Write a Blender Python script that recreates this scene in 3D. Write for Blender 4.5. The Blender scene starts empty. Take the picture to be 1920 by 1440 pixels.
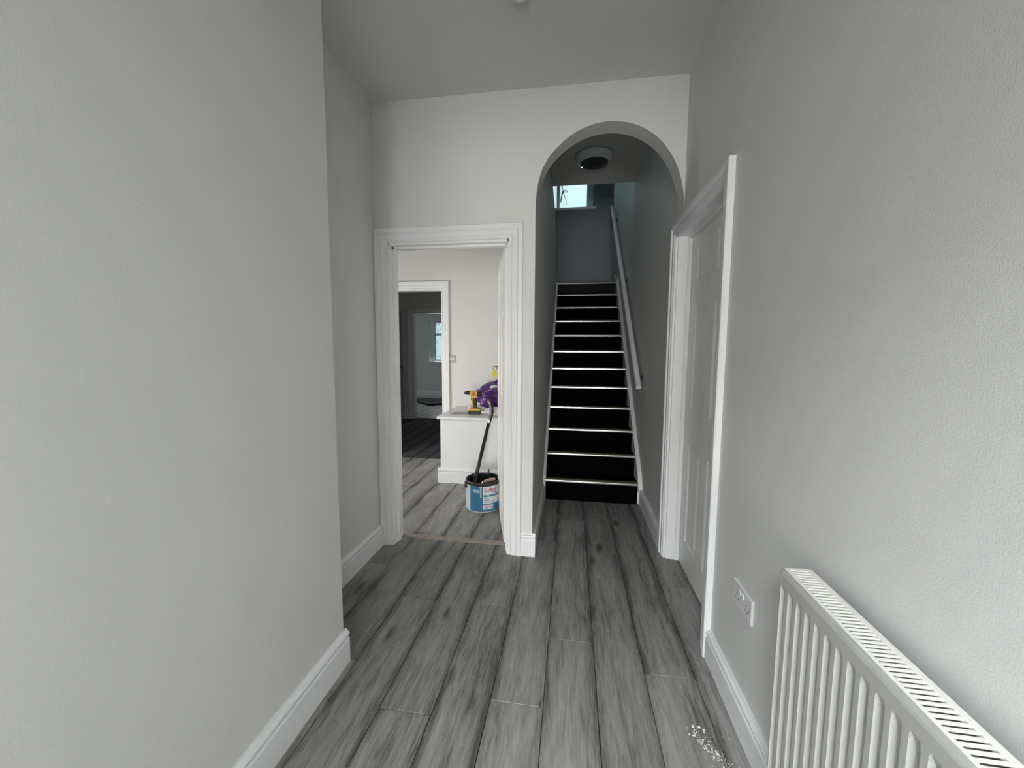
import bpy, bmesh, math, random
from mathutils import Vector, Matrix, noise as mnoise
PI = math.pi
S = bpy.context.scene
COL = S.collection
random.seed(7)

# ---------------------------------------------------------------- camera
yaw, pitch, roll = -.14921, .09127, -.005495
cy, sy = math.cos(yaw), math.sin(yaw)
fwd = Vector((sy*math.cos(pitch), cy*math.cos(pitch), -math.sin(pitch)))
right = Vector((cy, -sy, 0)); down = fwd.cross(right)
r2 = right*math.cos(roll) + down*math.sin(roll)
d2 = -right*math.sin(roll) + down*math.cos(roll)
cam = bpy.data.cameras.new('camera'); cam.sensor_width = 36
cam.lens = 739.1/1920*36; cam.clip_start = .02; cam.clip_end = 200
co = bpy.data.objects.new('camera', cam); COL.objects.link(co)
mw = Matrix(((r2.x, -d2.x, -fwd.x, 0), (r2.y, -d2.y, -fwd.y, 0), (r2.z, -d2.z, -fwd.z, 1.33), (0, 0, 0, 1)))
co.matrix_world = mw
S.camera = co

# ---------------------------------------------------------------- world, lights, exposure
S.view_settings.view_transform = 'Standard'
S.view_settings.look = 'None'
S.view_settings.gamma = 1
S.view_settings.use_curve_mapping = False
S.view_settings.exposure = 0.05
w = bpy.data.worlds.new('world'); S.world = w; w.use_nodes = True
nt = w.node_tree; nt.nodes.clear()
wo = nt.nodes.new('ShaderNodeOutputWorld'); bg = nt.nodes.new('ShaderNodeBackground')
tc = nt.nodes.new('ShaderNodeTexCoord'); nz = nt.nodes.new('ShaderNodeTexNoise'); cr = nt.nodes.new('ShaderNodeValToRGB')
nz.inputs['Scale'].default_value = 5; nz.inputs['Detail'].default_value = 4
cr.color_ramp.elements[0].position = .35; cr.color_ramp.elements[0].color = (.52, .84, .93, 1)
cr.color_ramp.elements[1].position = .65; cr.color_ramp.elements[1].color = (.72, .96, 1, 1)
nt.links.new(tc.outputs['Generated'], nz.inputs['Vector']); nt.links.new(nz.outputs['Fac'], cr.inputs['Fac'])
nt.links.new(cr.outputs['Color'], bg.inputs['Color']); bg.inputs['Strength'].default_value = 1.3
nt.links.new(bg.outputs[0], wo.inputs[0])

def area(name, loc, to, sx, sy_, power, col):
    l = bpy.data.lights.new(name, 'AREA'); l.shape = 'RECTANGLE'; l.size = sx; l.size_y = sy_; l.energy = power; l.color = col
    o = bpy.data.objects.new(name, l); COL.objects.link(o); o.location = loc
    o.rotation_euler = (Vector(to)-Vector(loc)).to_track_quat('-Z', 'Y').to_euler()
    return o
# front-door daylight behind the photographer; overhead light added inside the made-up porch
area('front_door_daylight', (-.05, -4.66, .85), (-.05, 3, .85), 1.3, 1.4, 172, (1, .985, .96))
area('added_overhead_light', (-.58, -1.75, 2.80), (-.58, -1.74, 0), .6, 1.4, 175, (.90, .95, 1))
# garden window of the next room
area('side_room_window', (-2.85, 2.78, .95), (-1.25, 3.75, .5), 1.0, .8, 37, (1, .965, .94))
# landing window over the stairs
area('landing_window_daylight', (-.15, 6.66, 4.15), (-.1, 5.0, 2.6), 1.0, .9, .05, (.78, .9, 1))
# window of the furthest room
area('back_window_daylight', (-3.2, 10.2, 1.5), (-3.3, 8, .6), 1.1, 1.0, 9, (1, .95, .93))

# ---------------------------------------------------------------- materials
def mat(name, col, rough=.5, metal=0., bump=0., bscale=60, var=0., vscale=4, spec=.5, emit=None):
    m = bpy.data.materials.new(name); m.use_nodes = True
    n = m.node_tree; b = n.nodes['Principled BSDF']
    b.inputs['Base Color'].default_value = (*col, 1); b.inputs['Roughness'].default_value = rough
    b.inputs['Metallic'].default_value = metal; b.inputs['Specular IOR Level'].default_value = spec
    t = n.nodes.new('ShaderNodeTexCoord')
    v = max(var, .015)
    q = n.nodes.new('ShaderNodeTexNoise'); q.inputs['Scale'].default_value = vscale; q.inputs['Detail'].default_value = 3
    r = n.nodes.new('ShaderNodeValToRGB')
    r.color_ramp.elements[0].position = .3; r.color_ramp.elements[1].position = .7
    r.color_ramp.elements[0].color = (*[c*(1-v) for c in col], 1)
    r.color_ramp.elements[1].color = (*[min(1, c*(1+v)) for c in col], 1)
    n.links.new(t.outputs['Object'], q.inputs['Vector']); n.links.new(q.outputs['Fac'], r.inputs['Fac'])
    n.links.new(r.outputs['Color'], b.inputs['Base Color'])
    if bump:
        q2 = n.nodes.new('ShaderNodeTexNoise'); q2.inputs['Scale'].default_value = bscale; q2.inputs['Detail'].default_value = 2
        bp = n.nodes.new('ShaderNodeBump'); bp.inputs['Strength'].default_value = bump; bp.inputs['Distance'].default_value = .002
        n.links.new(t.outputs['Object'], q2.inputs['Vector']); n.links.new(q2.outputs['Fac'], bp.inputs['Height'])
        n.links.new(bp.outputs[0], b.inputs['Normal'])
    if emit:
        b.inputs['Emission Color'].default_value = (*emit[:3], 1); b.inputs['Emission Strength'].default_value = emit[3]
    return m

PAINT = mat('wall_paint', (.715, .715, .695), .55, bump=.3, bscale=260, var=.012, vscale=1.5)
LANDP = mat('landing_wall_darkened', (.23, .255, .28), .6, bump=.15, bscale=200)  # base colour darkened and blued to bring this wall's brightness down
CEIL = mat('ceiling_paint', (.68, .68, .65), .8, bump=.1, bscale=120, var=.01)
GLOSS = mat('white_gloss', (.84, .85, .85), .35, var=.01)
DOORM = mat('door_satin', (.86, .86, .83), .4, bump=.1, bscale=80, var=.01)
RADW = mat('radiator_enamel_shaded', (.41, .41, .385), .38, var=.01)  # white enamel greyed: the shade on the panels is put into the colour
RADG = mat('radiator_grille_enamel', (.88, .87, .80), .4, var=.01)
BLK = mat('stair_black', (.0018, .0018, .0021), .95, bump=.2, bscale=400, spec=.03)
ALU = mat('aluminium', (.50, .50, .50), .25, 1.0, var=.03, vscale=20)
BRASSI = mat('nosing_insert', (.16, .12, .045), .6, var=.1)
CHROME = mat('chrome', (.8, .8, .82), .12, 1.0)
STEEL = mat('brushed_steel', (.42, .41, .40), .35, 1.0, var=.05, vscale=30)
PLW = mat('white_plastic', (.78, .78, .76), .3)
PLG = mat('grey_plastic_hole', (.02, .02, .02), .6)
RED = mat('red_plastic', (.35, .02, .015), .4)
YEL = mat('yellow_plastic', (.62, .36, .03), .4, var=.06)
YTAG = mat('yellow_tag', (.62, .52, .03), .4)
KBR = mat('key_brass', (.25, .17, .09), .35, .8)
BPL = mat('black_plastic', (.012, .012, .013), .45)
DARKG = mat('dark_lens', (.035, .035, .033), .25)
CARPET = mat('landing_carpet', (.01, .01, .011), .95, bump=.3, bscale=300)
MORTAR = mat('outside_render', (.92, .84, .78), .9, bump=.3, bscale=20)
SUB = mat('subfloor', (.02, .02, .02), .9)
DUST = mat('plaster_crumb', (.72, .71, .66), .9, var=.08)
FILM = mat('grey_film', (.42, .42, .41), .5, var=.15, vscale=25)
RUGM = mat('dark_mat', (.028, .028, .032), .85, bump=.3, bscale=90, var=.2)
STRIPM = mat('threshold_wood', (.27, .235, .21), .5, var=.18, vscale=30)

def plank_mat(name, c_lo, c_mid, c_hi, rough=.42, spec=.35):
    m = bpy.data.materials.new(name); m.use_nodes = True
    n = m.node_tree; N = n.nodes; L = n.links; b = N['Principled BSDF']
    b.inputs['Roughness'].default_value = rough; b.inputs['Specular IOR Level'].default_value = spec
    tc = N.new('ShaderNodeTexCoord'); oi = N.new('ShaderNodeObjectInfo')
    mul = N.new('ShaderNodeVectorMath'); mul.operation = 'SCALE'; mul.inputs['Scale'].default_value = 37.0
    cmb = N.new('ShaderNodeCombineXYZ')
    for i in range(3): L.new(oi.outputs['Random'], cmb.inputs[i])
    L.new(cmb.outputs[0], mul.inputs[0])
    add = N.new('ShaderNodeVectorMath'); L.new(tc.outputs['Object'], add.inputs[0]); L.new(mul.outputs[0], add.inputs[1])
    def noi(sx, sy, sc, det, dist=0., rough=.55):
        mp = N.new('ShaderNodeMapping'); mp.inputs['Scale'].default_value = (sx, sy, 1)
        L.new(add.outputs[0], mp.inputs[0])
        q = N.new('ShaderNodeTexNoise'); q.inputs['Scale'].default_value = sc; q.inputs['Detail'].default_value = det
        q.inputs['Distortion'].default_value = dist; q.inputs['Roughness'].default_value = rough
        L.new(mp.outputs[0], q.inputs['Vector']); return q.outputs['Fac']
    def math_(op, a, b_):
        q = N.new('ShaderNodeMath'); q.operation = op
        for i, v in enumerate((a, b_)):
            if isinstance(v, (int, float)): q.inputs[i].default_value = v
            else: L.new(v, q.inputs[i])
        return q.outputs[0]
    fine = noi(110, 7, 1.5, 6, .5, .72)
    streak = noi(24, 2.6, 1.2, 5, 1.4, .62)
    broad = noi(5, 2.2, 1.2, 3, .8)
    # cathedral figure: contour lines of a stretched field
    fig = noi(7, .8, 1.0, 1.5, .3)
    fr = math_('MULTIPLY', fig, 24.0); fs = math_('SINE', fr, 0)
    # knots
    mp = N.new('ShaderNodeMapping'); mp.inputs['Scale'].default_value = (5.5, 2.0, 1); L.new(add.outputs[0], mp.inputs[0])
    vo = N.new('ShaderNodeTexVoronoi'); vo.inputs['Scale'].default_value = 1.0; L.new(mp.outputs[0], vo.inputs['Vector'])
    kn = N.new('ShaderNodeMapRange'); kn.inputs['From Min'].default_value = .03; kn.inputs['From Max'].default_value = .16
    kn.inputs['To Min'].default_value = 1; kn.inputs['To Max'].default_value = 0; L.new(vo.outputs['Distance'], kn.inputs['Value'])
    v = math_('MULTIPLY', fine, .50)
    v = math_('ADD', v, math_('MULTIPLY', streak, .5))
    v = math_('ADD', v, math_('MULTIPLY', broad, .24))
    v = math_('ADD', v, math_('MULTIPLY', fs, .030))
    v = math_('SUBTRACT', v, math_('MULTIPLY', kn.outputs[0], math_('MULTIPLY', streak, .45)))
    # darker-stained long edges of every plank
    sep = N.new('ShaderNodeSeparateXYZ'); L.new(tc.outputs['Generated'], sep.inputs[0])
    e = math_('ABSOLUTE', math_('SUBTRACT', sep.outputs[0], .5), 0)
    em = N.new('ShaderNodeMapRange'); em.interpolation_type = 'SMOOTHSTEP'
    em.inputs['From Min'].default_value = .28; em.inputs['From Max'].default_value = .52
    L.new(e, em.inputs['Value'])
    v = math_('SUBTRACT', v, math_('MULTIPLY', em.outputs[0], .12))
    v = math_('ADD', v, math_('MULTIPLY', math_('SUBTRACT', oi.outputs['Random'], .5), .07))
    r = N.new('ShaderNodeValToRGB'); cr = r.color_ramp
    cr.elements[0].position = .43; cr.elements[0].color = (*c_lo, 1)
    cr.elements[1].position = .76; cr.elements[1].color = (*c_hi, 1)
    x = cr.elements.new(.57); x.color = (*c_mid, 1)
    L.new(v, r.inputs['Fac']); L.new(r.outputs['Color'], b.inputs['Base Color'])
    bp = N.new('ShaderNodeBump'); bp.inputs['Strength'].default_value = .25; bp.inputs['Distance'].default_value = .002
    L.new(v, bp.inputs['Height']); L.new(bp.outputs[0], b.inputs['Normal'])
    return m
PLANK = plank_mat('grey_oak_laminate', (.075, .072, .067), (.205, .202, .190), (.335, .33, .315))
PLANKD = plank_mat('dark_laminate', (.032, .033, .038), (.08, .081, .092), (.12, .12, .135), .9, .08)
PLANKB = plank_mat('pale_laminate', (.12, .13, .13), (.26, .28, .275), (.36, .38, .37))

# ---------------------------------------------------------------- mesh helpers
def prop(o, label=None, cat=None, group=None, kind=None):
    if label: o['label'] = label
    if cat: o['category'] = cat
    if group: o['group'] = group
    if kind: o['kind'] = kind
    return o
def obj(name, bm, m, parent=None, smooth=False, fixn=True, loc=None):
    if fixn: bmesh.ops.recalc_face_normals(bm, faces=bm.faces)
    me = bpy.data.meshes.new(name); bm.to_mesh(me); bm.free()
    if smooth:
        for p in me.polygons: p.use_smooth = True
    for x in (m if isinstance(m, (list, tuple)) else [m]): me.materials.append(x)
    o = bpy.data.objects.new(name, me); COL.objects.link(o)
    if parent: o.parent = parent
    if loc: o.location = loc
    return o
def empty(name, loc, label=None, cat=None, group=None, rz=0):
    o = bpy.data.objects.new(name, None); COL.objects.link(o); o.location = loc; o.rotation_euler = (0, 0, rz)
    o.empty_display_size = .05
    return prop(o, label, cat, group)
def NB(): return bmesh.new()
def box(bm, x0, x1, y0, y1, z0, z1, bev=0, seg=2):
    vs = [bm.verts.new((x, y, z)) for x in (x0, x1) for y in (y0, y1) for z in (z0, z1)]
    fs = [bm.faces.new([vs[i] for i in f]) for f in ((0, 1, 3, 2), (4, 6, 7, 5), (0, 4, 5, 1), (2, 3, 7, 6), (0, 2, 6, 4), (1, 5, 7, 3))]
    if bev:
        es = set(e for f in fs for e in f.edges)
        bmesh.ops.bevel(bm, geom=list(es), offset=bev, segments=seg, affect='EDGES', profile=.5)
    return bm
def cyl(bm, p0, p1, r0, r1=None, n=20, caps=True):
    r1 = r0 if r1 is None else r1
    p0, p1 = Vector(p0), Vector(p1); d = (p1-p0).normalized()
    a = d.orthogonal().normalized(); b = d.cross(a)
    A = [bm.verts.new(p0+(a*math.cos(t)+b*math.sin(t))*r0) for t in [2*PI*i/n for i in range(n)]]
    B = [bm.verts.new(p1+(a*math.cos(t)+b*math.sin(t))*r1) for t in [2*PI*i/n for i in range(n)]]
    for i in range(n): bm.faces.new((A[i], A[(i+1) % n], B[(i+1) % n], B[i]))
    if caps: bm.faces.new(A[::-1]); bm.faces.new(B)
    return bm
def tube(bm, pts, rs, n=14):
    pts = [Vector(p) for p in pts]
    if not isinstance(rs, (list, tuple)): rs = [rs]*len(pts)
    rings = []; a = None
    for i, p in enumerate(pts):
        d = (pts[min(i+1, len(pts)-1)]-pts[max(i-1, 0)]).normalized()
        if a is None: a = d.orthogonal().normalized()
        else: a = (a-d*a.dot(d)).normalized()
        b = d.cross(a)
        rings.append([bm.verts.new(p+(a*math.cos(t)+b*math.sin(t))*rs[i]) for t in [2*PI*k/n for k in range(n)]])
    for A, B in zip(rings, rings[1:]):
        for i in range(n): bm.faces.new((A[i], A[(i+1) % n], B[(i+1) % n], B[i]))
    bm.faces.new(rings[0][::-1]); bm.faces.new(rings[-1])
    return bm
def lathe(bm, prof, c=(0, 0, 0), n=40, a0=0, a1=2*PI):
    full = abs(a1-a0-2*PI) < 1e-6
    k = n if full else n+1
    rings = []
    for r, z in prof:
        if r < 1e-6: rings.append([bm.verts.new((c[0], c[1], c[2]+z))])
        else: rings.append([bm.verts.new((c[0]+r*math.cos(a0+(a1-a0)*i/n), c[1]+r*math.sin(a0+(a1-a0)*i/n), c[2]+z)) for i in range(k)])
    for A, B in zip(rings, rings[1:]):
        for i in range(n):
            j = (i+1) % k if full else i+1
            a, b = (A[i], A[j]) if len(A) > 1 else (A[0], A[0])
            c_, d = (B[i], B[j]) if len(B) > 1 else (B[0], B[0])
            vs = []
            for v in (a, b, d, c_):
                if v not in vs: vs.append(v)
            if len(vs) > 2: bm.faces.new(vs)
    return bm
def prism(bm, pts, f0, f1):
    """pts: 2-D outline, f0/f1 map a 2-D point to 3-D for the two faces"""
    A = [bm.verts.new(f0(p)) for p in pts]; B = [bm.verts.new(f1(p)) for p in pts]
    bm.faces.new(A); bm.faces.new(B[::-1])
    n = len(pts)
    for i in range(n): bm.faces.new((A[i], A[(i+1) % n], B[(i+1) % n], B[i]))
    return bm
def XZ(y): return lambda p: (p[0], y, p[1])
def YZ(x): return lambda p: (x, p[0], p[1])

SK = [(0, 0), (.020, 0), (.020, .103), (.018, .107), (.012, .109), (.012, .112), (.017, .115), (.0195, .121), (.0195, .128), (.016, .134), (.010, .137), (.008, .140), (.006, .145), (0, .145)]
def skirting(name, p0, p1, nrm, h=.145, m=None, parent=None):
    """run of torus skirting along the wall from p0 to p1 (x,y); nrm points into the room"""
    bm = NB(); k = h/.145
    f = lambda P: (lambda q: (P[0]+nrm[0]*q[0], P[1]+nrm[1]*q[0], q[1]*k))
    prism(bm, SK, f(p0), f(p1))
    o = obj(name, bm, m or GLOSS, parent)
    return o if parent else prop(o, kind='structure')

ARCH = [(0, 0), (0, .011), (.003, .013), (.010, .013), (.013, .009), (.017, .009), (.021, .015), (.026, .018), (.044, .019), (.049, .015), (.053, .015), (.057, .022), (.062, .026), (.084, .026), (.088, .022), (.088, 0)]
def architrave(bm, a0, a1, zt, fmap, prof=ARCH, k=1.0):
    """mitred U of moulding round an opening; fmap(u, z, d)"""
    rows = []
    for w_, d in prof:
        w_ *= k
        rows.append([bm.verts.new(fmap(*q, d)) for q in ((a0-w_, 0), (a0-w_, zt+w_), (a1+w_, zt+w_), (a1+w_, 0))])
    n = len(rows)
    for i in range(n):
        A, B = rows[i], rows[(i+1) % n]
        for j in range(3): bm.faces.new((A[j], A[j+1], B[j+1], B[j]))
    bm.faces.new([r[0] for r in rows]); bm.faces.new([r[3] for r in rows][::-1])
    return bm

# ================================================================ THE SHELL
# --- floors and their planks
FLOOR = prop(obj('floor', box(NB(), -1.35, .74, -.55, 3.75, -.06, -.0085), SUB), kind='structure')
PW, PL = .2005, 1.28
def plank_field(parent, x0, x1, y0, y1, joints, m, ztop=0.0, gap=.0011, lim=None):
    c0 = math.floor((x0+.080)/PW)
    c = c0
    while -.080+c*PW < x1:
        xa, xb = max(-.080+c*PW, x0), min(-.080+(c+1)*PW, x1)
        j = joints.get(c, (c*.437*1.28+.31) % PL)
        if xb-xa > .01:
            k = math.floor((y0-j)/PL)
            while j+k*PL < y1:
                ya, yb = max(j+k*PL, y0), min(j+(k+1)*PL, y1 if lim is None or c > -2 else lim)
                if yb-ya > .02:
                    bm = NB(); hx, hy = (xb-xa)/2-gap, (yb-ya)/2-gap; b = .0013
                    lo = [bm.verts.new((sx*hx, sy_*hy, -.008)) for sx, sy_ in ((-1, -1), (1, -1), (1, 1), (-1, 1))]
                    mi = [bm.verts.new((sx*hx, sy_*hy, -b)) for sx, sy_ in ((-1, -1), (1, -1), (1, 1), (-1, 1))]
                    hi = [bm.verts.new((sx*(hx-b), sy_*(hy-b), 0)) for sx, sy_ in ((-1, -1), (1, -1), (1, 1), (-1, 1))]
                    bm.faces.new(hi)
                    for A, B in ((lo, mi), (mi, hi)):
                        for i in range(4): bm.faces.new((A[i], A[(i+1) % 4], B[(i+1) % 4], B[i]))
                    obj('plank', bm, m, parent, loc=((xa+xb)/2, (ya+yb)/2, ztop))
                k += 1
        c += 1
JO = {0: 1.709, 1: 2.233-PL, 2: 1.570, 3: 2.215-PL, -1: 1.352, -2: 1.899-PL, -3: 1.258, -4: 1.898-PL, -5: 1.452, -6: .9}
plank_field(FLOOR, -1.25, .70, -.50, 3.39, JO, PLANK, lim=2.522)
F2 = prop(obj('floor', box(NB(), -3.4, -.33, 2.575, 4.44, -.06, -.0085), SUB), kind='structure')
plank_field(F2, -3.3, -.33, 2.575, 4.44, {-4: 3.02, -5: 3.9, -6: 3.4}, PLANK)
F3 = prop(obj('floor', box(NB(), -4.5, -1.4, 4.441, 7.03, -.06, -.0085), SUB), kind='structure')
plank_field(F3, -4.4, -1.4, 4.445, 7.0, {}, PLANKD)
F4 = prop(obj('floor', box(NB(), -5.0, -1.9, 7.031, 10.35, -.06, -.0085), SUB), kind='structure')
plank_field(F4, -4.9, -2.0, 7.05, 10.35, {}, PLANKB)

# --- far wall with the doorway and the arch
def crom(P, n=8):
    out = []
    Q = [P[0]]+P+[P[-1]]
    for i in range(1, len(Q)-2):
        p0, p1, p2, p3 = [Vector(q) for q in Q[i-1:i+3]]
        for k in range(n):
            t = k/n
            out.append(tuple(.5*((2*p1)+(p2-p0)*t+(2*p0-5*p1+4*p2-p3)*t*t+(3*p1-p0-3*p2+p3)*t**3)))
    out.append(tuple(P[-1])); return out
arc = crom([(-.228, 2.02), (-.228, 2.16), (-.222, 2.25), (-.212, 2.31), (-.192, 2.372), (-.160, 2.432), (-.112, 2.487), (-.044, 2.543), (.031, 2.584), (.115, 2.608), (.209, 2.615), (.315, 2.594), (.4, 2.553), (.474, 2.492), (.532, 2.415), (.567, 2.345), (.590, 2.274), (.604, 2.207), (.6115, 2.12)], 3)
pts = [(-3.4, 0), (-3.4, 2.9), (.6115, 2.9)]+arc[::-1]+[(-.228, 0), (-.385, 0), (-.385, 1.985), (-1.17, 1.985), (-1.17, 0)]
prop(obj('wall_far', prism(NB(), pts, XZ(2.42), XZ(2.55)), PAINT), kind='structure')
# --- right wall, runs on up the stairs
pts = [(-4.85, 0), (-4.85, 4.9), (6.85, 4.9), (6.85, 0), (2.53, 0), (2.53, 2.0), (1.768, 2.0), (1.768, 0)]
prop(obj('wall_right', prism(NB(), pts, YZ(.612), YZ(.742)), PAINT), kind='structure')
prop(obj('wall_left', box(NB(), -1.35, -.927, -.42, 1.435, 0, 2.83), PAINT), kind='structure')
prop(obj('wall_recess', box(NB(), -1.35, -1.25, 1.435, 2.42, 0, 2.83), PAINT), kind='structure')
prop(obj('ceiling', box(NB(), -1.35, .612, -.42, 2.42, 2.83, 2.93), CEIL), kind='structure')
# unseen doorway behind the photographer; closed porch added beyond to carry the daylight
pts = [(-1.35, 0), (-1.35, 2.93), (.612, 2.93), (.612, 0), (.46, 0), (.46, 2.06), (-.62, 2.06), (-.62, 0)]
prop(obj('wall_front', prism(NB(), pts, XZ(-.55), XZ(-.42)), PAINT), kind='structure')
prop(obj('wall_added_porch', box(NB(), -1.03, -.93, -4.75, -.55, 0, 2.83), PAINT), kind='structure')
prop(obj('wall_added_porch', box(NB(), -.93, .612, -4.85, -4.75, 0, 2.83), PAINT), kind='structure')
prop(obj('ceiling', box(NB(), -1.03, .612, -4.85, -.55, 2.83, 2.93), CEIL), kind='structure')
prop(obj('floor', box(NB(), -1.03, .612, -4.85, -.551, -.06, 0), SUB), kind='structure')
# --- stair passage
prop(obj('wall_stairs', prism(NB(), [(2.55, 0), (2.55, 4.9), (4.35, 4.9), (4.35, 3.03), (4.95, 2.965), (5.30, 2.60), (5.42, 2.225), (5.62, 2.225), (5.62, 0)], YZ(-.33), YZ(-.228)), PAINT), kind='structure')
prop(obj('floor', box(NB(), -1.3, -.33, 4.50, 5.20, 2.1, 2.97), CARPET), kind='structure')
prop(obj('wall_upper', box(NB(), -1.3, -.33, 4.50, 4.60, 2.97, 4.9), PAINT), kind='structure')
prop(obj('ceiling', box(NB(), -.228, .612, 2.55, 4.35, 3.03, 3.25), CEIL), kind='structure')
prop(obj('wall_upper', box(NB(), -.228, .612, 4.25, 4.35, 3.25, 4.9), PAINT), kind='structure')
prop(obj('ceiling', box(NB(), -1.4, .612, 4.35, 6.75, 4.9, 5.0), CEIL), kind='structure')
# landing
prop(obj('floor', box(NB(), -1.3, .612, 5.64, 6.75, 2.10, 2.232), CARPET), kind='structure')
prop(obj('wall_landing', box(NB(), -1.4, -1.3, 4.50, 6.85, 2.70, 4.9), PAINT), kind='structure')
prop(obj('floor', box(NB(), -1.3, -.33, 5.20, 5.64, 2.1, 2.232), CARPET), kind='structure')
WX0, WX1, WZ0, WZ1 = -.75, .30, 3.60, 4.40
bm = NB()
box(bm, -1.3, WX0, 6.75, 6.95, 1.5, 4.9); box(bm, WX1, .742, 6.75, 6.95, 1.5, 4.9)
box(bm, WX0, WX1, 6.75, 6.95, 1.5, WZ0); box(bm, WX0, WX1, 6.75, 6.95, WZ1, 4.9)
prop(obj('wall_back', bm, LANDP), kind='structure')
# --- next rooms
pts = [(-3.4, 0), (-3.4, 2.9), (-.33, 2.9), (-.33, 0), (-1.465, 0), (-1.465, 1.997), (-2.24, 1.997), (-2.24, 0)]
prop(obj('wall_inner', prism(NB(), pts, XZ(4.39), XZ(4.49)), PAINT), kind='structure')
prop(obj('wall_side', box(NB(), -3.5, -3.4, 2.42, 4.49, 0, 2.9), PAINT), kind='structure')
prop(obj('ceiling', box(NB(), -3.4, -.33, 2.55, 4.39, 2.6, 2.7), CEIL), kind='structure')
pts = [(-4.5, 0), (-4.5, 2.7), (-1.4, 2.7), (-1.4, 0), (-2.10, 0), (-2.10, 1.968), (-2.895, 1.968), (-2.895, 0)]
prop(obj('wall_inner', prism(NB(), pts, XZ(6.93), XZ(7.03)), PAINT), kind='structure')
prop(obj('wall_side', box(NB(), -4.6, -4.5, 4.49, 7.03, 0, 2.7), PAINT), kind='structure')
prop(obj('wall_side', box(NB(), -1.4, -1.36, 4.49, 7.03, 0, 2.7), PAINT), kind='structure')
prop(obj('wall_side', box(NB(), -4.5, -3.4, 4.44, 4.49, 0, 2.7), PAINT), kind='structure')
prop(obj('ceiling', box(NB(), -4.5, -1.4, 4.49, 6.93, 2.6, 2.7), CEIL), kind='structure')
bm = NB(); BX0, BX1, BZ0, BZ1 = -3.845, -2.55, .93, 2.045
box(bm, -5.1, BX0, 10.35, 10.55, 0, 2.7); box(bm, BX1, -1.8, 10.35, 10.55, 0, 2.7)
box(bm, BX0, BX1, 10.35, 10.55, 0, BZ0); box(bm, BX0, BX1, 10.35, 10.55, BZ1, 2.7)
prop(obj('wall_back', bm, PAINT), kind='structure')
prop(obj('wall_side', box(NB(), -5.1, -5.0, 7.03, 10.35, 0, 2.7), PAINT), kind='structure')
prop(obj('wall_side', box(NB(), -1.9, -1.8, 7.03, 10.35, 0, 2.7), PAINT), kind='structure')
prop(obj('ceiling', box(NB(), -5.0, -1.9, 7.03, 10.35, 2.6, 2.7), CEIL), kind='structure')

# --- skirtings
skirting('baseboard_left', (-.927, -.42), (-.927, 1.447), (1, 0))
skirting('baseboard_recess', (-1.25, 1.436), (-1.25, 2.394), (1, 0))
skirting('baseboard_right', (.612, -.42), (.612, 1.697), (-1, 0), .135)
skirting('baseboard_pier', (-.2985, 2.42), (-.207, 2.42), (0, -1), .15)
skirting('baseboard_stairs', (-.228, 2.421), (-.228, 3.372), (1, 0), .145)
skirting('baseboard_passage', (.612, 2.621), (.612, 3.40), (-1, 0), .145)
skirting('baseboard_inner', (-3.3, 6.93), (-2.985, 6.93), (0, -1))
skirting('baseboard_back', (-5, 10.35), (-1.9, 10.35), (0, -1))

# --- door trims
bm = NB(); architrave(bm, -1.162, -.3875, 1.986, lambda u, z, d: (u, 2.42-d, z))
T1 = prop(obj('trim_1', bm, GLOSS), kind='structure')
bm = NB()   # lining and stops of the open doorway
box(bm, -1.17, -1.158, 2.421, 2.55, 0, 1.986); box(bm, -.397, -.385, 2.421, 2.55, 0, 1.986); box(bm, -1.17, -.385, 2.421, 2.55, 1.972, 1.985)
obj('lining', bm, GLOSS, T1)
bm = NB()
box(bm, -1.158, -1.146, 2.465, 2.508, 0, 1.972); box(bm, -.409, -.397, 2.465, 2.508, 0, 1.972); box(bm, -1.158, -.397, 2.465, 2.508, 1.958, 1.972)
obj('stop', bm, GLOSS, T1)
bm = NB(); architrave(bm, 1.783, 2.533, 1.990, lambda u, z, d: (.612-d, u, z), k=.95)
T2 = prop(obj('trim_2', bm, GLOSS), kind='structure')
bm = NB()
box(bm, .613, .742, 2.518, 2.53, 0, 2.0); box(bm, .613, .742, 1.768, 1.78, 0, 2.0); box(bm, .613, .742, 1.78, 2.518, 1.988, 2.0)
obj('lining', bm, GLOSS, T2)
bm = NB()
box(bm, .668, .690, 2.506, 2.518, 0, 1.988); box(bm, .668, .690, 1.78, 1.792, 0, 1.988); box(bm, .668, .690, 1.792, 2.506, 1.976, 1.988)
obj('stop', bm, GLOSS, T2)
bm = NB(); architrave(bm, -2.235, -1.475, 1.990, lambda u, z, d: (u, 4.39-d, z))
T3 = prop(obj('trim_3', bm, GLOSS), kind='structure')
bm = NB(); box(bm, -2.24, -2.228, 4.391, 4.49, 0, 1.997); box(bm, -1.482, -1.466, 4.391, 4.49, 0, 1.997); box(bm, -2.228, -1.482, 4.391, 4.49, 1.98, 1.996)
obj('lining', bm, GLOSS, T3)
bm = NB(); architrave(bm, -2.893, -2.10, 1.966, lambda u, z, d: (u, 6.93-d, z))
T4 = prop(obj('trim_4', bm, GLOSS), kind='structure')
bm = NB(); box(bm, -2.895, -2.87, 6.931, 7.03, 0, 1.967); box(bm, -2.87, -2.10, 6.931, 7.03, 1.945, 1.967)
obj('lining', bm, GLOSS, T4)
# threshold strip
bm = NB(); prism(bm, [(2.520, 0), (2.524, .004), (2.535, .007), (2.560, .007), (2.571, .004), (2.575, 0)], YZ(-1.146), YZ(-.409))
prop(obj('threshold_strip', bm, STRIPM), 'low brown wooden threshold strip across the floor of the open doorway', 'threshold')

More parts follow.
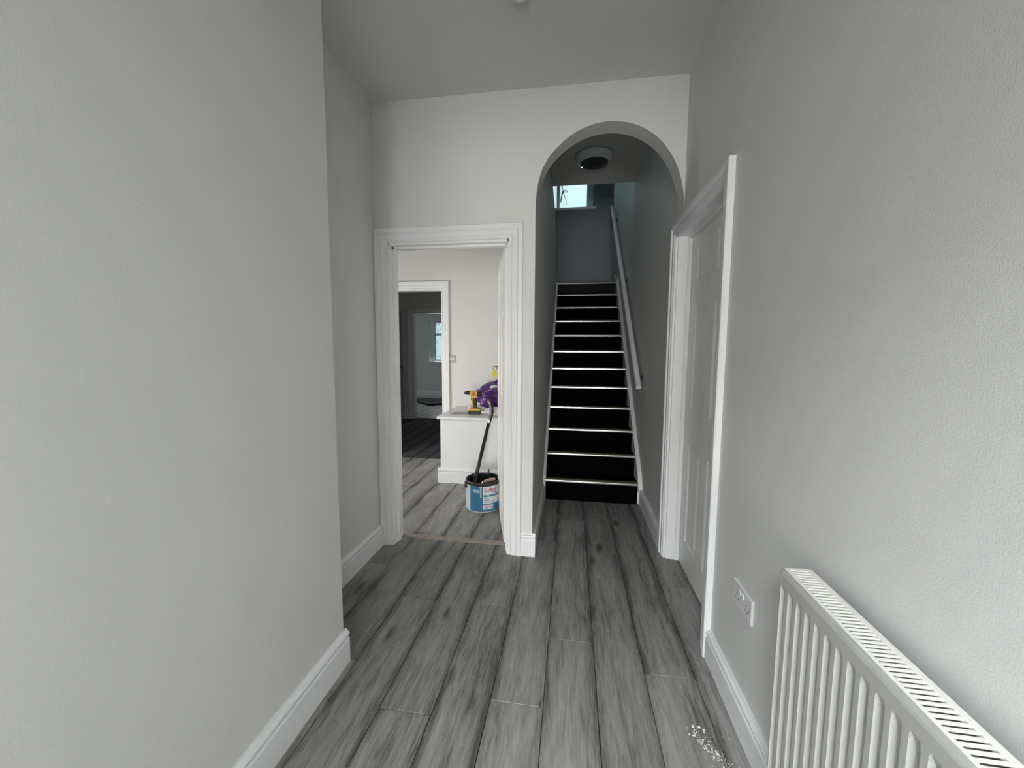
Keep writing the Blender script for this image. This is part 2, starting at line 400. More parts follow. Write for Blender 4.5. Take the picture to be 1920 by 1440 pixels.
# --- panelled doors
def panel_door(name, W, H, T, colx, rowz, m, both=False):
    """leaf in local coords: x 0..W, front face y=0 looking to -y, thickness to +y, z 0..H"""
    root = empty(name, (0, 0, 0)); prop(root, kind='structure')
    xs = sorted({0, W, *[q for c in colx for q in c]}); zs = sorted({0, H, *[q for c in rowz for q in c]})
    bm = NB(); g = .014
    isp = lambda a, b, c, d: any(abs(a-c0) < 1e-6 for c0, _ in colx) and any(abs(c-z0) < 1e-6 for z0, _ in rowz)
    for a, b in zip(xs, xs[1:]):
        for c, d in zip(zs, zs[1:]):
            if isp(a, b, c, d): continue
            for yy in ((0, T) if both else (0,)):
                bm.faces.new([bm.verts.new(p) for p in ((a, yy, c), (b, yy, c), (b, yy, d), (a, yy, d))])
    box(bm, .0005, W-.0005, g, T-(g if both else 0), .0005, H-.0005)
    for q in (((0, 0), (W, 0)), ((W, 0), (W, H)), ((W, H), (0, H)), ((0, H), (0, 0))):
        (x0, z0), (x1, z1) = q
        bm.faces.new([bm.verts.new(p) for p in ((x0, 0, z0), (x1, 0, z1), (x1, T, z1), (x0, T, z0))])
    obj('leaf', bm, m, root, fixn=False)
    for c in colx:
        for r in rowz:
            for side in ((0, 1) if both else (0,)):
                bm = NB(); rings = []
                for ins, dep in ((0, 0), (.005, .0015), (.014, .0085), (.020, .0095), (.042, .002), (.044, .0018)):
                    y = dep if side == 0 else T-dep
                    rings.append([bm.verts.new(p) for p in ((c[0]+ins, y, r[0]+ins), (c[1]-ins, y, r[0]+ins), (c[1]-ins, y, r[1]-ins), (c[0]+ins, y, r[1]-ins))])
                for A, B in zip(rings, rings[1:]):
                    for i in range(4): bm.faces.new((A[i], A[(i+1) % 4], B[(i+1) % 4], B[i]))
                bm.faces.new(rings[-1])
                obj('panel', bm, m, root)
    return root
D1 = panel_door('door_1', .738, 1.975, .035, [(.105, .315), (.423, .633)], [(.165, .765), (.970, 1.571), (1.706, 1.902)], DOORM)
D1.location = (.691, 2.518, .006); D1.rotation_euler = (0, 0, -PI/2)

def lever(root, x, z, ysign, y0):
    bm = NB(); cyl(bm, (x, y0, z), (x, y0+ysign*.008, z), .026); h = obj('handle', bm, CHROME, root, smooth=False)
    bm = NB(); tube(bm, [(x, y0+ysign*.006, z), (x, y0+ysign*.045, z), (x-.004, y0+ysign*.055, z), (x-.02, y0+ysign*.058, z), (x-.11, y0+ysign*.058, z)], [.009, .009, .010, .010, .009])
    obj('lever', bm, CHROME, h, smooth=True)
D2 = panel_door('door_2', .740, 1.965, .035, [(.105, .315), (.425, .635)], [(.165, .765), (.970, 1.571), (1.706, 1.902)], DOORM, both=True)
# local x runs from the hinge (right jamb) to the free edge
ang = math.radians(90+14.0)
D2.location = (-.400, 2.556, .008); D2.rotation_euler = (0, 0, ang)
lever(D2, .67, 1.005, 1, .035)
bm = NB()
for z in (.2, .98, 1.75): cyl(bm, (.0, -.004, z), (.0, -.004, z+.09), .006, n=10)
obj('hinge', bm, STEEL, D2)
D3 = panel_door('door_3', .76, 1.97, .035, [(.105, .325), (.435, .655)], [(.2, .78), (.96, 1.86)], mat('dark_door', (.36, .40, .46), .5), both=False)
D3.location = (-3.85, 6.885, .006); D3.rotation_euler = (0, 0, 0)
bm = NB(); cyl(bm, (.735, -.001, .97), (.735, -.05, .97), .02); obj('handle', bm, BPL, D3)

# --- windows
def glass_mat():
    m = bpy.data.materials.new('window_glass'); m.use_nodes = True
    n = m.node_tree; n.nodes.clear()
    o = n.nodes.new('ShaderNodeOutputMaterial'); t = n.nodes.new('ShaderNodeBsdfTransparent'); g = n.nodes.new('ShaderNodeBsdfGlossy')
    x = n.nodes.new('ShaderNodeMixShader'); x.inputs[0].default_value = .05; g.inputs['Roughness'].default_value = .02
    t.inputs['Color'].default_value = (.95, .97, .98, 1)
    n.links.new(t.outputs[0], x.inputs[1]); n.links.new(g.outputs[0], x.inputs[2]); n.links.new(x.outputs[0], o.inputs[0])
    return m
GLASS = glass_mat()
UPVC = mat('upvc_frame', (.72, .75, .80), .35)
def win_frame(x0, x1, z0, z1, y, mull, trans, t=.055, fr=.04):
    bm = NB()
    box(bm, x0, x0+fr, y, y+t, z0, z1); box(bm, x1-fr, x1, y, y+t, z0, z1)
    box(bm, x0+fr, x1-fr, y, y+t, z0, z0+fr); box(bm, x0+fr, x1-fr, y, y+t, z1-fr, z1)
    for q in mull: box(bm, q-fr*.55, q+fr*.55, y+.004, y+t-.004, z0+fr, z1-fr)
    for q in trans: box(bm, x0+fr, x1-fr, y+.004, y+t-.004, q-fr*.6, q+fr*.6)
    return bm
W1 = empty('window_1', (0, 0, 0)); prop(W1, kind='structure')
obj('frame', win_frame(WX0, WX1, WZ0+.01, WZ1, 6.84, [-.268], [], fr=.045), UPVC, W1)
obj('jamb', box(NB(), WX1-.10, WX1-.046, 6.845, 6.885, WZ0+.05, WZ1-.045), UPVC, W1)
obj('pane', box(NB(), WX0+.05, WX1-.10, 6.862, 6.868, WZ0+.065, WZ1-.045), GLASS, W1)
obj('sill', box(NB(), WX0-.05, WX1+.045, 6.70, 6.84, WZ0-.025, WZ0+.004, .004), GLOSS, W1)
# the furthest room's window, lace curtain behind the frame
W2 = empty('window_2', (0, 0, 0)); prop(W2, kind='structure')
obj('frame', win_frame(BX0+.11, BX1, BZ0+.02, BZ1, 10.43, [-3.20], [1.685], fr=.05), UPVC, W2)
obj('pane', box(NB(), BX0+.15, BX1-.05, 10.455, 10.46, BZ0+.07, BZ1-.05), GLASS, W2)
obj('sill', box(NB(), BX0+.002, BX1, 10.33, 10.43, BZ0-.02, BZ0+.003, .004), GLOSS, W2)
obj('reveal', box(NB(), BX0+.001, BX0+.11, 10.40, 10.50, BZ0+.004, BZ1), UPVC, W2)
m = bpy.data.materials.new('lace'); m.use_nodes = True; n = m.node_tree; N = n.nodes; L = n.links; N.clear()
o_ = N.new('ShaderNodeOutputMaterial'); tr = N.new('ShaderNodeBsdfTransparent'); tl = N.new('ShaderNodeBsdfTranslucent'); df = N.new('ShaderNodeBsdfDiffuse')
df.inputs['Color'].default_value = (.8, .8, .82, 1); tl.inputs['Color'].default_value = (.8, .8, .85, 1)
mx0 = N.new('ShaderNodeMixShader'); L.new(df.outputs[0], mx0.inputs[1]); L.new(tl.outputs[0], mx0.inputs[2])
mx = N.new('ShaderNodeMixShader'); t_ = N.new('ShaderNodeTexCoord'); v_ = N.new('ShaderNodeTexVoronoi'); v_.inputs['Scale'].default_value = 14
cr = N.new('ShaderNodeValToRGB'); cr.color_ramp.elements[0].position = .24; cr.color_ramp.elements[1].position = .34
cr.color_ramp.elements[0].color = (1, 1, 1, 1); cr.color_ramp.elements[1].color = (.3, .3, .3, 1)
L.new(t_.outputs['Object'], v_.inputs['Vector']); L.new(v_.outputs['Distance'], cr.inputs['Fac']); L.new(cr.outputs['Color'], mx.inputs[0])
L.new(tr.outputs[0], mx.inputs[1]); L.new(mx0.outputs[0], mx.inputs[2]); L.new(mx.outputs[0], o_.inputs[0])
LACE = m
bm = NB(); rows = []
for i in range(81):
    x = BX0+.14+(BX1-BX0-.16)*i/80; y = 10.415+.008*math.sin(i*.9)
    rows.append((bm.verts.new((x, y, BZ0+.03)), bm.verts.new((x, y, BZ1-.01))))
for a, b in zip(rows, rows[1:]): bm.faces.new((a[0], b[0], b[1], a[1]))
cu = prop(obj('lace_curtain', bm, LACE, smooth=True), 'white patterned lace curtain hanging in the furthest window', 'curtain')

# ================================================================ STAIRS
SY, SG, SR = 3.379, .204, .186
ST = empty('staircase', (.19, SY, 0), 'straight black staircase with silver nosings rising behind the arch', 'staircase')
def local(o, p):      # keep world coordinates for a child built in world space
    o.matrix_parent_inverse = Matrix.Translation(p.location).inverted(); return o
XL, XR = -.205, .578
for i in range(12):
    yn = SY+SG*i; zt = SR*(i+1)
    bm = NB(); box(bm, XL, XR, yn+.020, yn+.040, zt-SR if i else 0, zt-.024); local(obj('riser', bm, BLK, ST), ST)
    if i < 11:
        bm = NB(); box(bm, XL, XR, yn+.004, yn+SG+.039, zt-.024, zt); local(obj('tread', bm, BLK, ST), ST)
    else:
        bm = NB(); box(bm, XL, XR, yn+.004, yn+.016+.001, zt-.024, zt); local(obj('tread', bm, BLK, ST), ST)
    bm = NB()
    prof = [(yn+.040, zt+.0005), (yn+.040, zt+.003), (yn+.012, zt+.0035)]
    for k in range(9):
        t = PI/2*k/8; prof.append((yn+.006-.012*math.sin(t), zt-.008+.0115*math.cos(t)))
    prof += [(yn-.006, zt-.016), (yn-.003, zt-.022), (yn+.003, zt-.0235), (yn+.0035, zt+.0005)]
    nb = local(obj('nosing', prism(bm, prof, YZ(XL-.008), YZ(XR+.004)), ALU, ST), ST)
    bm = NB(); box(bm, XL, XR, yn+.006, yn+.037, zt+.0028, zt+.0052)
    ins = obj('insert', bm, BRASSI, nb); 
def string_pts(up):
    z0 = lambda y: .20+up+.912*(y-3.379)
    ye = 5.90
    return [(3.375, 0), (3.375, .130), (3.345, .150), (3.33, .16+up*.3), (3.345, .175+up*.5), (3.39, z0(3.39)), (ye, z0(ye)), (ye, z0(ye)-.35), (3.75, 0)]
bm = NB(); p = string_pts(.045)
prism(bm, [(3.401, 0), (3.401, .10), (3.35, .146), (3.375, .185), (3.41, .235+.02), (5.62, .245+.912*2.22), (5.90, .245+.912*2.34+.0), (5.90, 2.2325), (5.64, 2.2325), (5.64, 1.9), (3.70, 0)], YZ(.5785), YZ(.6115))
local(obj('string', bm, GLOSS, ST), ST)
bm = NB()
prism(bm, [(3.374, 0), (3.374, .15), (3.40, .215), (5.62, .215+.912*2.22), (5.62, 1.9), (3.70, 0)], YZ(-.2275), YZ(-.2055))
local(obj('string', bm, PAINT, ST), ST)
# handrail
a, b = Vector((.558, 3.392, 1.005)), Vector((.558, 6.30, 3.452))
HR = empty('handrail', a, 'long round white handrail fixed along the wall beside the stairs', 'handrail')
bm = NB(); d = (b-a).normalized()
tube(bm, [a, a+d*.004, b-d*.004, b], [.020, .024, .024, .020], n=24)
local(obj('rail', bm, GLOSS, HR), HR)
for yb in (3.526, 4.738, 6.007):
    q = a+(b-a)*((yb-a.y)/(b.y-a.y))
    bm = NB(); cyl(bm, (.6115, yb, q.z-.035), (.606, yb, q.z-.035), .022, n=16)
    tube(bm, [(.608, yb, q.z-.035), (.575, yb, q.z-.040), (.560, yb, q.z-.032), (.558, yb, q.z-.020)], .006, n=8)
    local(obj('bracket', bm, BPL, HR), HR)

# ================================================================ CEILING FITTINGS
bm = NB()
CL = empty('ceiling_light', (.166, 3.715, 3.03), 'round white bulkhead light with dark lens on the ceiling above the stairs', 'light')
bm = NB(); lathe(bm, [(0, 0), (.148, 0), (.148, -.008), (.163, -.010), (.165, -.018), (.160, -.040), (.140, -.066), (.126, -.074), (.120, -.070), (0, -.068)], n=64)
obj('housing', bm, mat('light_housing', (.72, .72, .68), .45), CL, smooth=True)
bm = NB(); lathe(bm, [(.121, -.0705), (.118, -.078), (.09, -.086), (.05, -.090), (0, -.0915)], n=64)
obj('lens', bm, DARKG, CL, smooth=True)
bm = NB(); bmesh.ops.create_uvsphere(bm, u_segments=12, v_segments=8, radius=.0065, matrix=Matrix.Translation((-.108, .045, -.079)))
prop(obj('indicator', bm, mat('led_green', (.1, .5, .3), .3, emit=(.55, 1, .8, 2.2)), CL, smooth=True), 'small glowing green indicator')
SD = empty('smoke_detector', (-.243, 1.762, 2.83), 'small round white smoke detector on the hall ceiling', 'detector')
bm = NB(); lathe(bm, [(0, 0), (.052, 0), (.052, -.010), (.048, -.016), (0, -.016)], n=40); obj('base', bm, PLW, SD, smooth=False)
bm = NB(); lathe(bm, [(0, -.016), (.030, -.016), (.030, -.026), (.0, -.026)], n=32); obj('vents', bm, PLG, SD)
for k in range(10):
    t = 2*PI*k/10
    bm = NB(); r = Matrix.Rotation(t, 4, 'Z'); box(bm, .026, .042, -.006, .006, -.040, -.015); bmesh.ops.transform(bm, matrix=r, verts=bm.verts); obj('rib', bm, PLW, SD)
bm = NB(); lathe(bm, [(0, -.027), (.040, -.027), (.041, -.032), (.036, -.042), (.024, -.048), (.022, -.046), (0, -.047)], n=40); obj('cap', bm, PLW, SD, smooth=True)

# ================================================================ RADIATOR
RX0, RX1, RYN, RYF, RZ0, RZ1 = .508, .582, -.10, .998, .205, .805
RD = empty('radiator', (RX1, (RYN+RYF)/2, RZ0), 'white panel radiator with vertical flutes and slatted top grille on the hall wall', 'radiator')
def ladd(name, bm, m, parent=None, smooth=False):
    o = obj(name, bm, m, parent or RD, smooth); o.matrix_parent_inverse = Matrix.Translation(RD.location).inverted(); return o
def fluted(xf, sgn):
    """pressed sheet: flat border, vertical channels between raised ribs; xf = front x"""
    bm = NB()
    pitch = .0333; ny = int((RYF-.018-RYN)/pitch)
    ylist = [RYF, RYF-.0045, RYF-.012]
    prof = []       # (y, depth factor)
    y = RYF-.012
    prof = [(RYF, 1.0, .25), (RYF-.003, .35, 0), (RYF-.009, 0, 0)]
    y = RYF-.011
    while y-pitch > RYN:
        prof += [(y, 0, 0), (y-.004, 0, 1), (y-.0135, 0, 1.0), (y-.0185, 0, .15), (y-.0215, 0, 0)]
        y -= pitch
    prof += [(RYN, 0, 0)]
    # z levels: bottom border, bottom flute fade, ... top flute fade, top border, top roll
    zl = [(RZ0, 0, .006), (RZ0+.006, 0, 0), (RZ0+.035, 0, 0), (RZ0+.05, .6, 0), (RZ0+.06, 1, 0), (RZ1-.062, 1, 0), (RZ1-.052, .75, 0), (RZ1-.043, .25, 0), (RZ1-.036, 0, 0), (RZ1-.012, 0, 0), (RZ1-.0065, 0, .002), (RZ1-.003, 0, .005), (RZ1-.0015, 0, .010)]
    grid = []
    for z, fl, roll in zl:
        row = []
        for (yy, edge, f) in prof:
            dep = f*fl*.0085 + roll + edge*.008
            row.append(bm.verts.new((xf+sgn*dep, yy, z)))
        grid.append(row)
    for A, B in zip(grid, grid[1:]):
        for i in range(len(A)-1): bm.faces.new((A[i], A[i+1], B[i+1], B[i]))
    return bm
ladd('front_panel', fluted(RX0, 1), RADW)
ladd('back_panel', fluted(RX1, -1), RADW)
# convector fins between the panels
bm = NB(); y = RYN+.02
while y < RYF-.03:
    box(bm, RX0+.012, RX1-.012, y, y+.001, RZ0+.03, RZ1-.035); y += .0166
prop(ladd('fins', bm, RADW), kind='stuff')
# side cover
bm = NB(); box(bm, RX0+.006, RX1-.006, RYF-.001, RYF+.002, RZ0+.03, RZ1-.008, .001); box(bm, RX0+.006, RX1-.006, RYF-.012, RYF+.002, RZ1-.008, RZ1-.002, .001)
ladd('side_cover', bm, RADW)
bm = NB(); box(bm, RX0+.006, RX1-.006, RYN-.002, RYN+.001, RZ0+.03, RZ1-.002, .001); ladd('side_cover', bm, RADW)
# top grille: two rails and the slats
bm = NB(); box(bm, RX0+.0105, RX0+.0175, RYN, RYF, RZ1-.010, RZ1, .0015); box(bm, RX1-.0155, RX1-.003, RYN, RYF, RZ1-.010, RZ1, .0015); box(bm, RX0+.0175, RX1-.0155, RYF-.012, RYF, RZ1-.006, RZ1, .001)
GR = ladd('grille', bm, RADG)
sl = NB(); box(sl, -.0215, .0215, -.0027, .0027, -.0035, .0, .0008, 1)
me = bpy.data.meshes.new('slat'); bmesh.ops.recalc_face_normals(sl, faces=sl.faces); sl.to_mesh(me); sl.free(); me.materials.append(RADG)
y = RYF-.019
while y > RYN+.005:
    o = bpy.data.objects.new('slat', me); COL.objects.link(o); o.parent = GR
    o.matrix_parent_inverse = Matrix.Identity(4)
    o.location = (RX0+.0385, y, RZ1-.0008); y -= .0105
# wall brackets and pipe tails
bm = NB()
bm.free()
for yy in (.85, .05): ladd('bracket', box(NB(), RX1-.001, .6118, yy, yy+.03, RZ0+.1, RZ1-.1), RADW)
bm = NB(); tube(bm, [(.545, RYF-.04, RZ0+.01), (.545, RYF-.04, RZ0-.03), (.545, RYF-.04, 0)], .0075, n=12); ladd('pipe', bm, PLW)
bm = NB(); cyl(bm, (.545, RYF-.045, RZ0+.035), (.545, RYF+.032, RZ0+.035), .011, n=14); cyl(bm, (.545, RYF+.022, RZ0+.02), (.545, RYF+.022, RZ0+.085), .014, n=14)
prop(ladd('valve', bm, CHROME), 'chrome radiator valve')

# ================================================================ SOCKET AND SWITCH
SO = empty('socket', (.612, 1.405, .457), 'white double plug socket low on the wall between door and radiator', 'socket')
SO.rotation_euler = (0, 0, -PI/2)     # local x runs from far to near, local -y out of the wall
bm = NB(); box(bm, -.073, .073, -.010, 0, -.043, .043, .002); obj('plate', bm, PLW, SO)
for sx in (-.037, .037):
    bm = NB(); box(bm, sx-.0035+.0, sx+.0035, -.0125, -.009, .004, .018) if False else None
    for hx, hz, ww, hh in ((0, .006, .0035, .0075), (-.011, -.013, .0065, .003), (.011, -.013, .0065, .003)):
        q = NB(); box(q, sx+hx-ww/2, sx+hx+ww/2, -.0104, -.0095, hz-hh/2, hz+hh/2); obj('pin_hole', q, PLG, SO)
    q = NB(); s2 = -.011 if sx < 0 else .011
    prism(q, [(-.010, .012), (-.0125, .013), (-.0148, .030), (-.010, .031)], lambda p, s=s2: (s-.006, p[0], p[1]), lambda p, s=s2: (s+.006, p[0], p[1])); obj('rocker', q, GLOSS, SO)
for sx in (-.060, .060):
    q = NB(); cyl(q, (sx, -.0095, 0), (sx, -.0106, 0), .003, n=12); obj('screw', q, STEEL, SO)
SW = empty('light_switch', (-1.356, 4.39, 1.198), 'small steel double light switch on the wall beside the inner doorway', 'switch')
bm = NB(); box(bm, -.043, .043, -.006, 0, -.043, .043, .0015); obj('plate', bm, STEEL, SW)
for sx in (-.014, .014):
    bm = NB(); box(bm, sx-.011, sx+.011, -.011, -.005, -.016, .016, .001); obj('rocker', bm, PLW, SW)

# ================================================================ BOXED-IN UNIT
BU = empty('boxing_unit', (-.80, 4.0, 0), 'low white boxed-in unit with skirting and overhanging top behind the open doorway', 'cabinet')
bm = NB(); box(bm, -1.262, -.331, 3.672, 4.389, 0, .632); local(obj('carcass', bm, GLOSS, BU), BU)
bm = NB(); box(bm, -1.292, -.331, 3.645, 4.389, .632, .660, .009, 4); local(obj('top', bm, GLOSS, BU), BU)
f = lambda P, nrm: (lambda q: (P[0]+nrm[0]*q[0]*1.2, P[1]+nrm[1]*q[0]*1.2, q[1]))
bm = NB(); prism(bm, SK, f((-1.286, 3.672), (0, -1)), f((-.331, 3.672), (0, -1))); local(obj('skirting', bm, GLOSS, BU), BU)
bm = NB(); prism(bm, SK, f((-1.262, 3.672), (-1, 0)), f((-1.262, 4.36), (-1, 0))); local(obj('skirting', bm, GLOSS, BU), BU)

# ================================================================ PAINT TUB
TX, TY, TR, TH = -.714, 3.148, .143, .245
phi0 = math.atan2(-TY, -TX)            # direction to the camera side
TB = empty('paint_tub', (TX, TY, 0), 'blue and white paint tub holding tools on the floor behind the doorway', 'bucket')
bm = NB(); lathe(bm, [(0, 0), (TR-.006, 0), (TR-.004, .004), (TR-.004, .008), (TR, .012), (TR, TH-.012), (TR-.004, TH-.012), (TR-.004, .02), (0, .02)], n=64)
obj('body', bm, mat('tub_grey_white', (.55, .56, .57), .35), TB, smooth=False)
bm = NB(); lathe(bm, [(TR-.006, TH-.03), (TR+.002, TH-.026), (TR+.0035, TH-.014), (TR+.0035, TH-.003), (TR, TH), (TR-.007, TH), (TR-.008, TH-.004), (TR-.008, TH-.028), (TR-.006, TH-.03)], n=64)
obj('rim', bm, mat('tub_rim_black', (.018, .019, .022), .45), TB, smooth=True)
bm = NB(); lathe(bm, [(TR-.0045, TH-.01), (TR-.0045, .022), (0, .022)], n=48); obj('lining', bm, BPL, TB)
def arcpatch(a0, a1, z0, z1, dr, n=30):
    bm = NB(); A = []
    for i in range(n+1):
        t = phi0+math.radians(a0+(a1-a0)*i/n)
        A.append([bm.verts.new(((TR+r)*math.cos(t), (TR+r)*math.sin(t), z)) for r, z in ((dr, z0), (dr, z1))])
    for p, q in zip(A, A[1:]): bm.faces.new((p[0], q[0], q[1], p[1]))
    return bm
BLUE = mat('label_blue', (.035, .155, .27), .4, var=.05, vscale=12)
TEAL = mat('label_teal', (.03, .20, .24), .4)
WLB = mat('label_white', (.62, .64, .67), .45)
REDI = mat('ink_red', (.42, .02, .04), .5)
INK = mat('ink_dark', (.03, .04, .06), .5)
TW = obj('label', arcpatch(-47, 180, .010, TH-.028, .0006, 70), BLUE, TB); prop(TW, 'blue wraparound print')
obj('print', arcpatch(-1, 75, .075, TH-.028, .0011), WLB, TW)
obj('print', arcpatch(-1, 34, .028, .066, .0011), WLB, TW)
obj('print', arcpatch(-34, -11, .165, .192, .0011), mat('label_pale_blue', (.30, .42, .50), .45), TW)
obj('print', arcpatch(1, 14, .132, .148, .0014), TEAL, TW)
obj('print', arcpatch(18, 58, .132, .148, .0014), TEAL, TW)
bm = NB(); obj('drip', arcpatch(-9, -6, .125, TH-.03, .0016, 4), WLB, TB)
obj('drip', arcpatch(-11, -4, TH-.04, TH-.028, .0016, 6), WLB, TB)
obj('drip', arcpatch(14, 18.5, .128, TH-.03, .0020, 6), WLB, TB)
def text_on_tub(s, a0, z, size, m, bold=.0, width=None, italic=0):
    cu = bpy.data.curves.new('lettering', 'FONT'); cu.body = s; cu.size = size; cu.offset = bold; cu.resolution_u = 3; cu.shear = italic
    to = bpy.data.objects.new('lettering', cu); COL.objects.link(to)
    bpy.context.view_layer.update()
    dg = bpy.context.evaluated_depsgraph_get()
    me = bpy.data.meshes.new_from_object(to.evaluated_get(dg)); bpy.data.objects.remove(to)
    xs = [v.co.x for v in me.vertices]; k = (width/(max(xs)-min(xs))) if width else 1
    bm = NB(); bm.from_mesh(me)
    bmesh.ops.subdivide_edges(bm, edges=[e for e in bm.edges if e.calc_length() > size*.25], cuts=2)
    for v in bm.verts:
        t = phi0+math.radians(a0)+(v.co.x*k)/TR
        zz = v.co.y+z
        v.co = ((TR+.0019)*math.cos(t), (TR+.0019)*math.sin(t), zz)
    bpy.data.meshes.remove(me)
    return obj('lettering', bm, m, TW, fixn=False)
text_on_tub('Leyland', 4, .178, .040, REDI, .0012, width=.105, italic=.15)
text_on_tub('Trade', 30, .158, .020, INK, .0008, width=.045)
text_on_tub('Super', 4, .116, .017, INK, .0003)
text_on_tub('Leytex', 4, .101, .017, INK, .0003)
text_on_tub('High Opacity Matt', 4, .088, .011, INK, .0001)
text_on_tub('Brilliant', 4, .050, .012, REDI, .0003, width=.04)
text_on_tub('White', 4, .036, .012, INK, .0003, width=.03)
text_on_tub('15L', 23, .036, .024, INK, .0008, width=.022)
# lug and wire handle
tl_ = phi0-math.radians(72)
lx, ly = (TR+.004)*math.cos(tl_), (TR+.004)*math.sin(tl_)
bm = NB(); box(bm, -.012, .010, -.012, .012, TH-.062, TH-.01, .003); bmesh.ops.transform(bm, matrix=Matrix.Translation((lx, ly, 0)) @ Matrix.Rotation(tl_, 4, 'Z'), verts=bm.verts)
obj('lug', bm, mat('lug_black', (.02, .018, .025), .5), TB)
bm = NB(); pp = []
for k in range(25):
    t = tl_-PI*k/24*1.0; s_ = math.sin(PI*k/24)
    pp.append(((TR+.012+.012*s_)*math.cos(t), (TR+.012+.012*s_)*math.sin(t), TH-.05-.055*s_))
tube(bm, pp, .0016, n=6); obj('wire_handle', bm, STEEL, TB, smooth=True)
bm = NB(); tube(bm, [(lx*1.05, ly*1.05, TH-.045), (lx*1.16, ly*1.16, TH-.05), (lx*1.20, ly*1.20, TH-.065), (lx*1.14, ly*1.14, TH-.08), (lx*1.04, ly*1.04, TH-.082)], .002, n=6)
obj('wire_loop', bm, STEEL, TB, smooth=True)

# bent tube standing in the tub and leaning on the unit
PO = empty('bent_pole', (-.775, 3.19, .03), 'black and chrome bent pole leaning from the paint tub onto the white unit', 'tool')
P0, P1 = Vector((-.800, 3.18, .17)), Vector((-.752, 3.545, .625))
bm = NB(); tube(bm, [P0+(P1-P0)*-.02, P0+(P1-P0)*.5, P1], [.0165, .016, .015], n=18); local(obj('shaft', bm, BPL, PO, smooth=True), PO)
bm = NB(); tube(bm, [P1, P1+Vector((.006, .035, .045)), P1+Vector((.010, .055, .085)), P1+Vector((.006, .085, .125)), P1+Vector((-.010, .13, .160)), P1+Vector((-.045, .19, .190))], [.0145, .0145, .0145, .0145, .0145, .013], n=18)
local(obj('neck', bm, CHROME, PO, smooth=True), PO)
bm = NB(); D_ = Vector((.014, -.003, .0)); tube(bm, [P1+D_+Vector((0, 0, .01)), P1+D_+Vector((.010, .045, .070)), P1+D_+Vector((.010, .070, .110)), P1+D_+Vector((-.004, .11, .150)), P1+D_+Vector((-.035, .17, .185))], [.006, .010, .012, .012, .010], n=12)
local(obj('grip', bm, BPL, PO, smooth=True), PO)
bm = NB(); cyl(bm, P0+(P1-P0)*.02, P0+(P1-P0)*.16, .021, n=20); q = P0+(P1-P0)*.13; cyl(bm, q+Vector((-.03, -.01, 0)), q+Vector((.0, -.02, .0)), .010, n=12); local(obj('collar', bm, BPL, PO), PO)
bm = NB(); box(bm, P0.x-.035, P0.x+.085, P0.y-.03, P0.y+.03, .145, .172, .008, 3); box(bm, P0.x-.02, P0.x+.02, P0.y-.02, P0.y+.02, .0205, .15, .004); local(obj('foot', bm, BPL, PO), PO)
# a stub of a beige brush handle and a dark scraper in the tub
BR = empty('paint_brush', (-.665, 3.085, .022), 'pinkish wooden brush handle lying across the inside of the tub', 'brush')
q0, q1 = Vector((-.700, 3.115, .222)), Vector((-.606, 3.135, .246))
bm = NB(); tube(bm, [q0, q0+(q1-q0)*.15, q0+(q1-q0)*.6, q0+(q1-q0)*.9, q1], [.010, .016, .017, .013, .006], n=14); local(obj('grip', bm, mat('pink_wood', (.36, .25, .22), .5, var=.1), BR, smooth=True), BR)
bm = NB(); cyl(bm, q0, q0-(q1-q0)*.35+Vector((0, 0, -.05)), .014, .016, n=14); local(obj('ferrule', bm, STEEL, BR), BR)
bm = NB(); cyl(bm, q0-(q1-q0)*.35+Vector((0, 0, -.05)), Vector((-.73, 3.085, .0225)), .016, .020, n=14); local(obj('bristles', bm, BPL, BR), BR)
SC = empty('scraper', (-.69, 3.24, .022), 'small dark metal tool standing at the back rim of the tub', 'tool')
bm = NB(); box(bm, -.708, -.672, 3.252, 3.258, .022, .255, .002); local(obj('blade', bm, mat('dark_metal', (.05, .05, .045), .4, .7), SC), SC)
bm = NB(); tube(bm, [(-.69, 3.255, .250), (-.69, 3.255, .262), (-.688, 3.255, .290)], [.016, .009, .007], n=10); local(obj('knob', bm, mat('dark_bronze', (.07, .06, .05), .45, .6), SC), SC)

# ================================================================ THINGS ON THE UNIT
TZ = .660
DR = empty('cordless_drill', (-.962, 3.87, TZ), 'yellow and black cordless drill standing on its battery on the white unit', 'drill')
def dl(name, bm, m, smooth=False): return obj(name, bm, m, DR, smooth)
# side view in XZ, nose towards -x; depth in y
def side(bm, pts, w, bev=.006):
    prism(bm, pts, XZ(-w), XZ(w))
    if bev: bmesh.ops.bevel(bm, geom=list(bm.edges), offset=bev, segments=2, affect='EDGES', profile=.5)
    return bm
bm = NB(); side(bm, [(-.060, .001), (.052, .001), (.062, .010), (.062, .034), (-.062, .034), (-.064, .010)], .036, .005); bt = dl('battery', bm, BPL)
bm = NB(); side(bm, [(-.061, .034), (.060, .034), (.058, .050), (.030, .060), (-.030, .060), (-.060, .052)], .035, .005); dl('battery_shoe', bm, YEL)
bm = NB(); side(bm, [(-.018, .055), (.020, .055), (.022, .10), (.012, .165), (-.028, .165), (-.022, .10)], .019, .006); h = dl('handle', bm, BPL)
bm = NB(); side(bm, [(-.022, .062), (-.013, .062), (-.017, .12), (-.020, .172), (-.036, .172), (-.028, .12)], .0205, .003); dl('handle_front', bm, YEL)
bm = NB(); side(bm, [(-.044, .236), (-.050, .222), (-.046, .196), (-.034, .160), (.020, .160), (.030, .176), (.030, .236)], .030, .007); dl('body', bm, YEL)
bm = NB(); cyl(bm, (.028, 0, .206), (.060, 0, .206), .031, .027, n=24); cyl(bm, (.060, 0, .206), (.066, 0, .206), .027, .018, n=24); dl('motor_cap', bm, BPL)
bm = NB(); side(bm, [(-.042, .140), (-.028, .140), (-.024, .166), (-.040, .166)], .007, .002); dl('trigger', bm, RED)
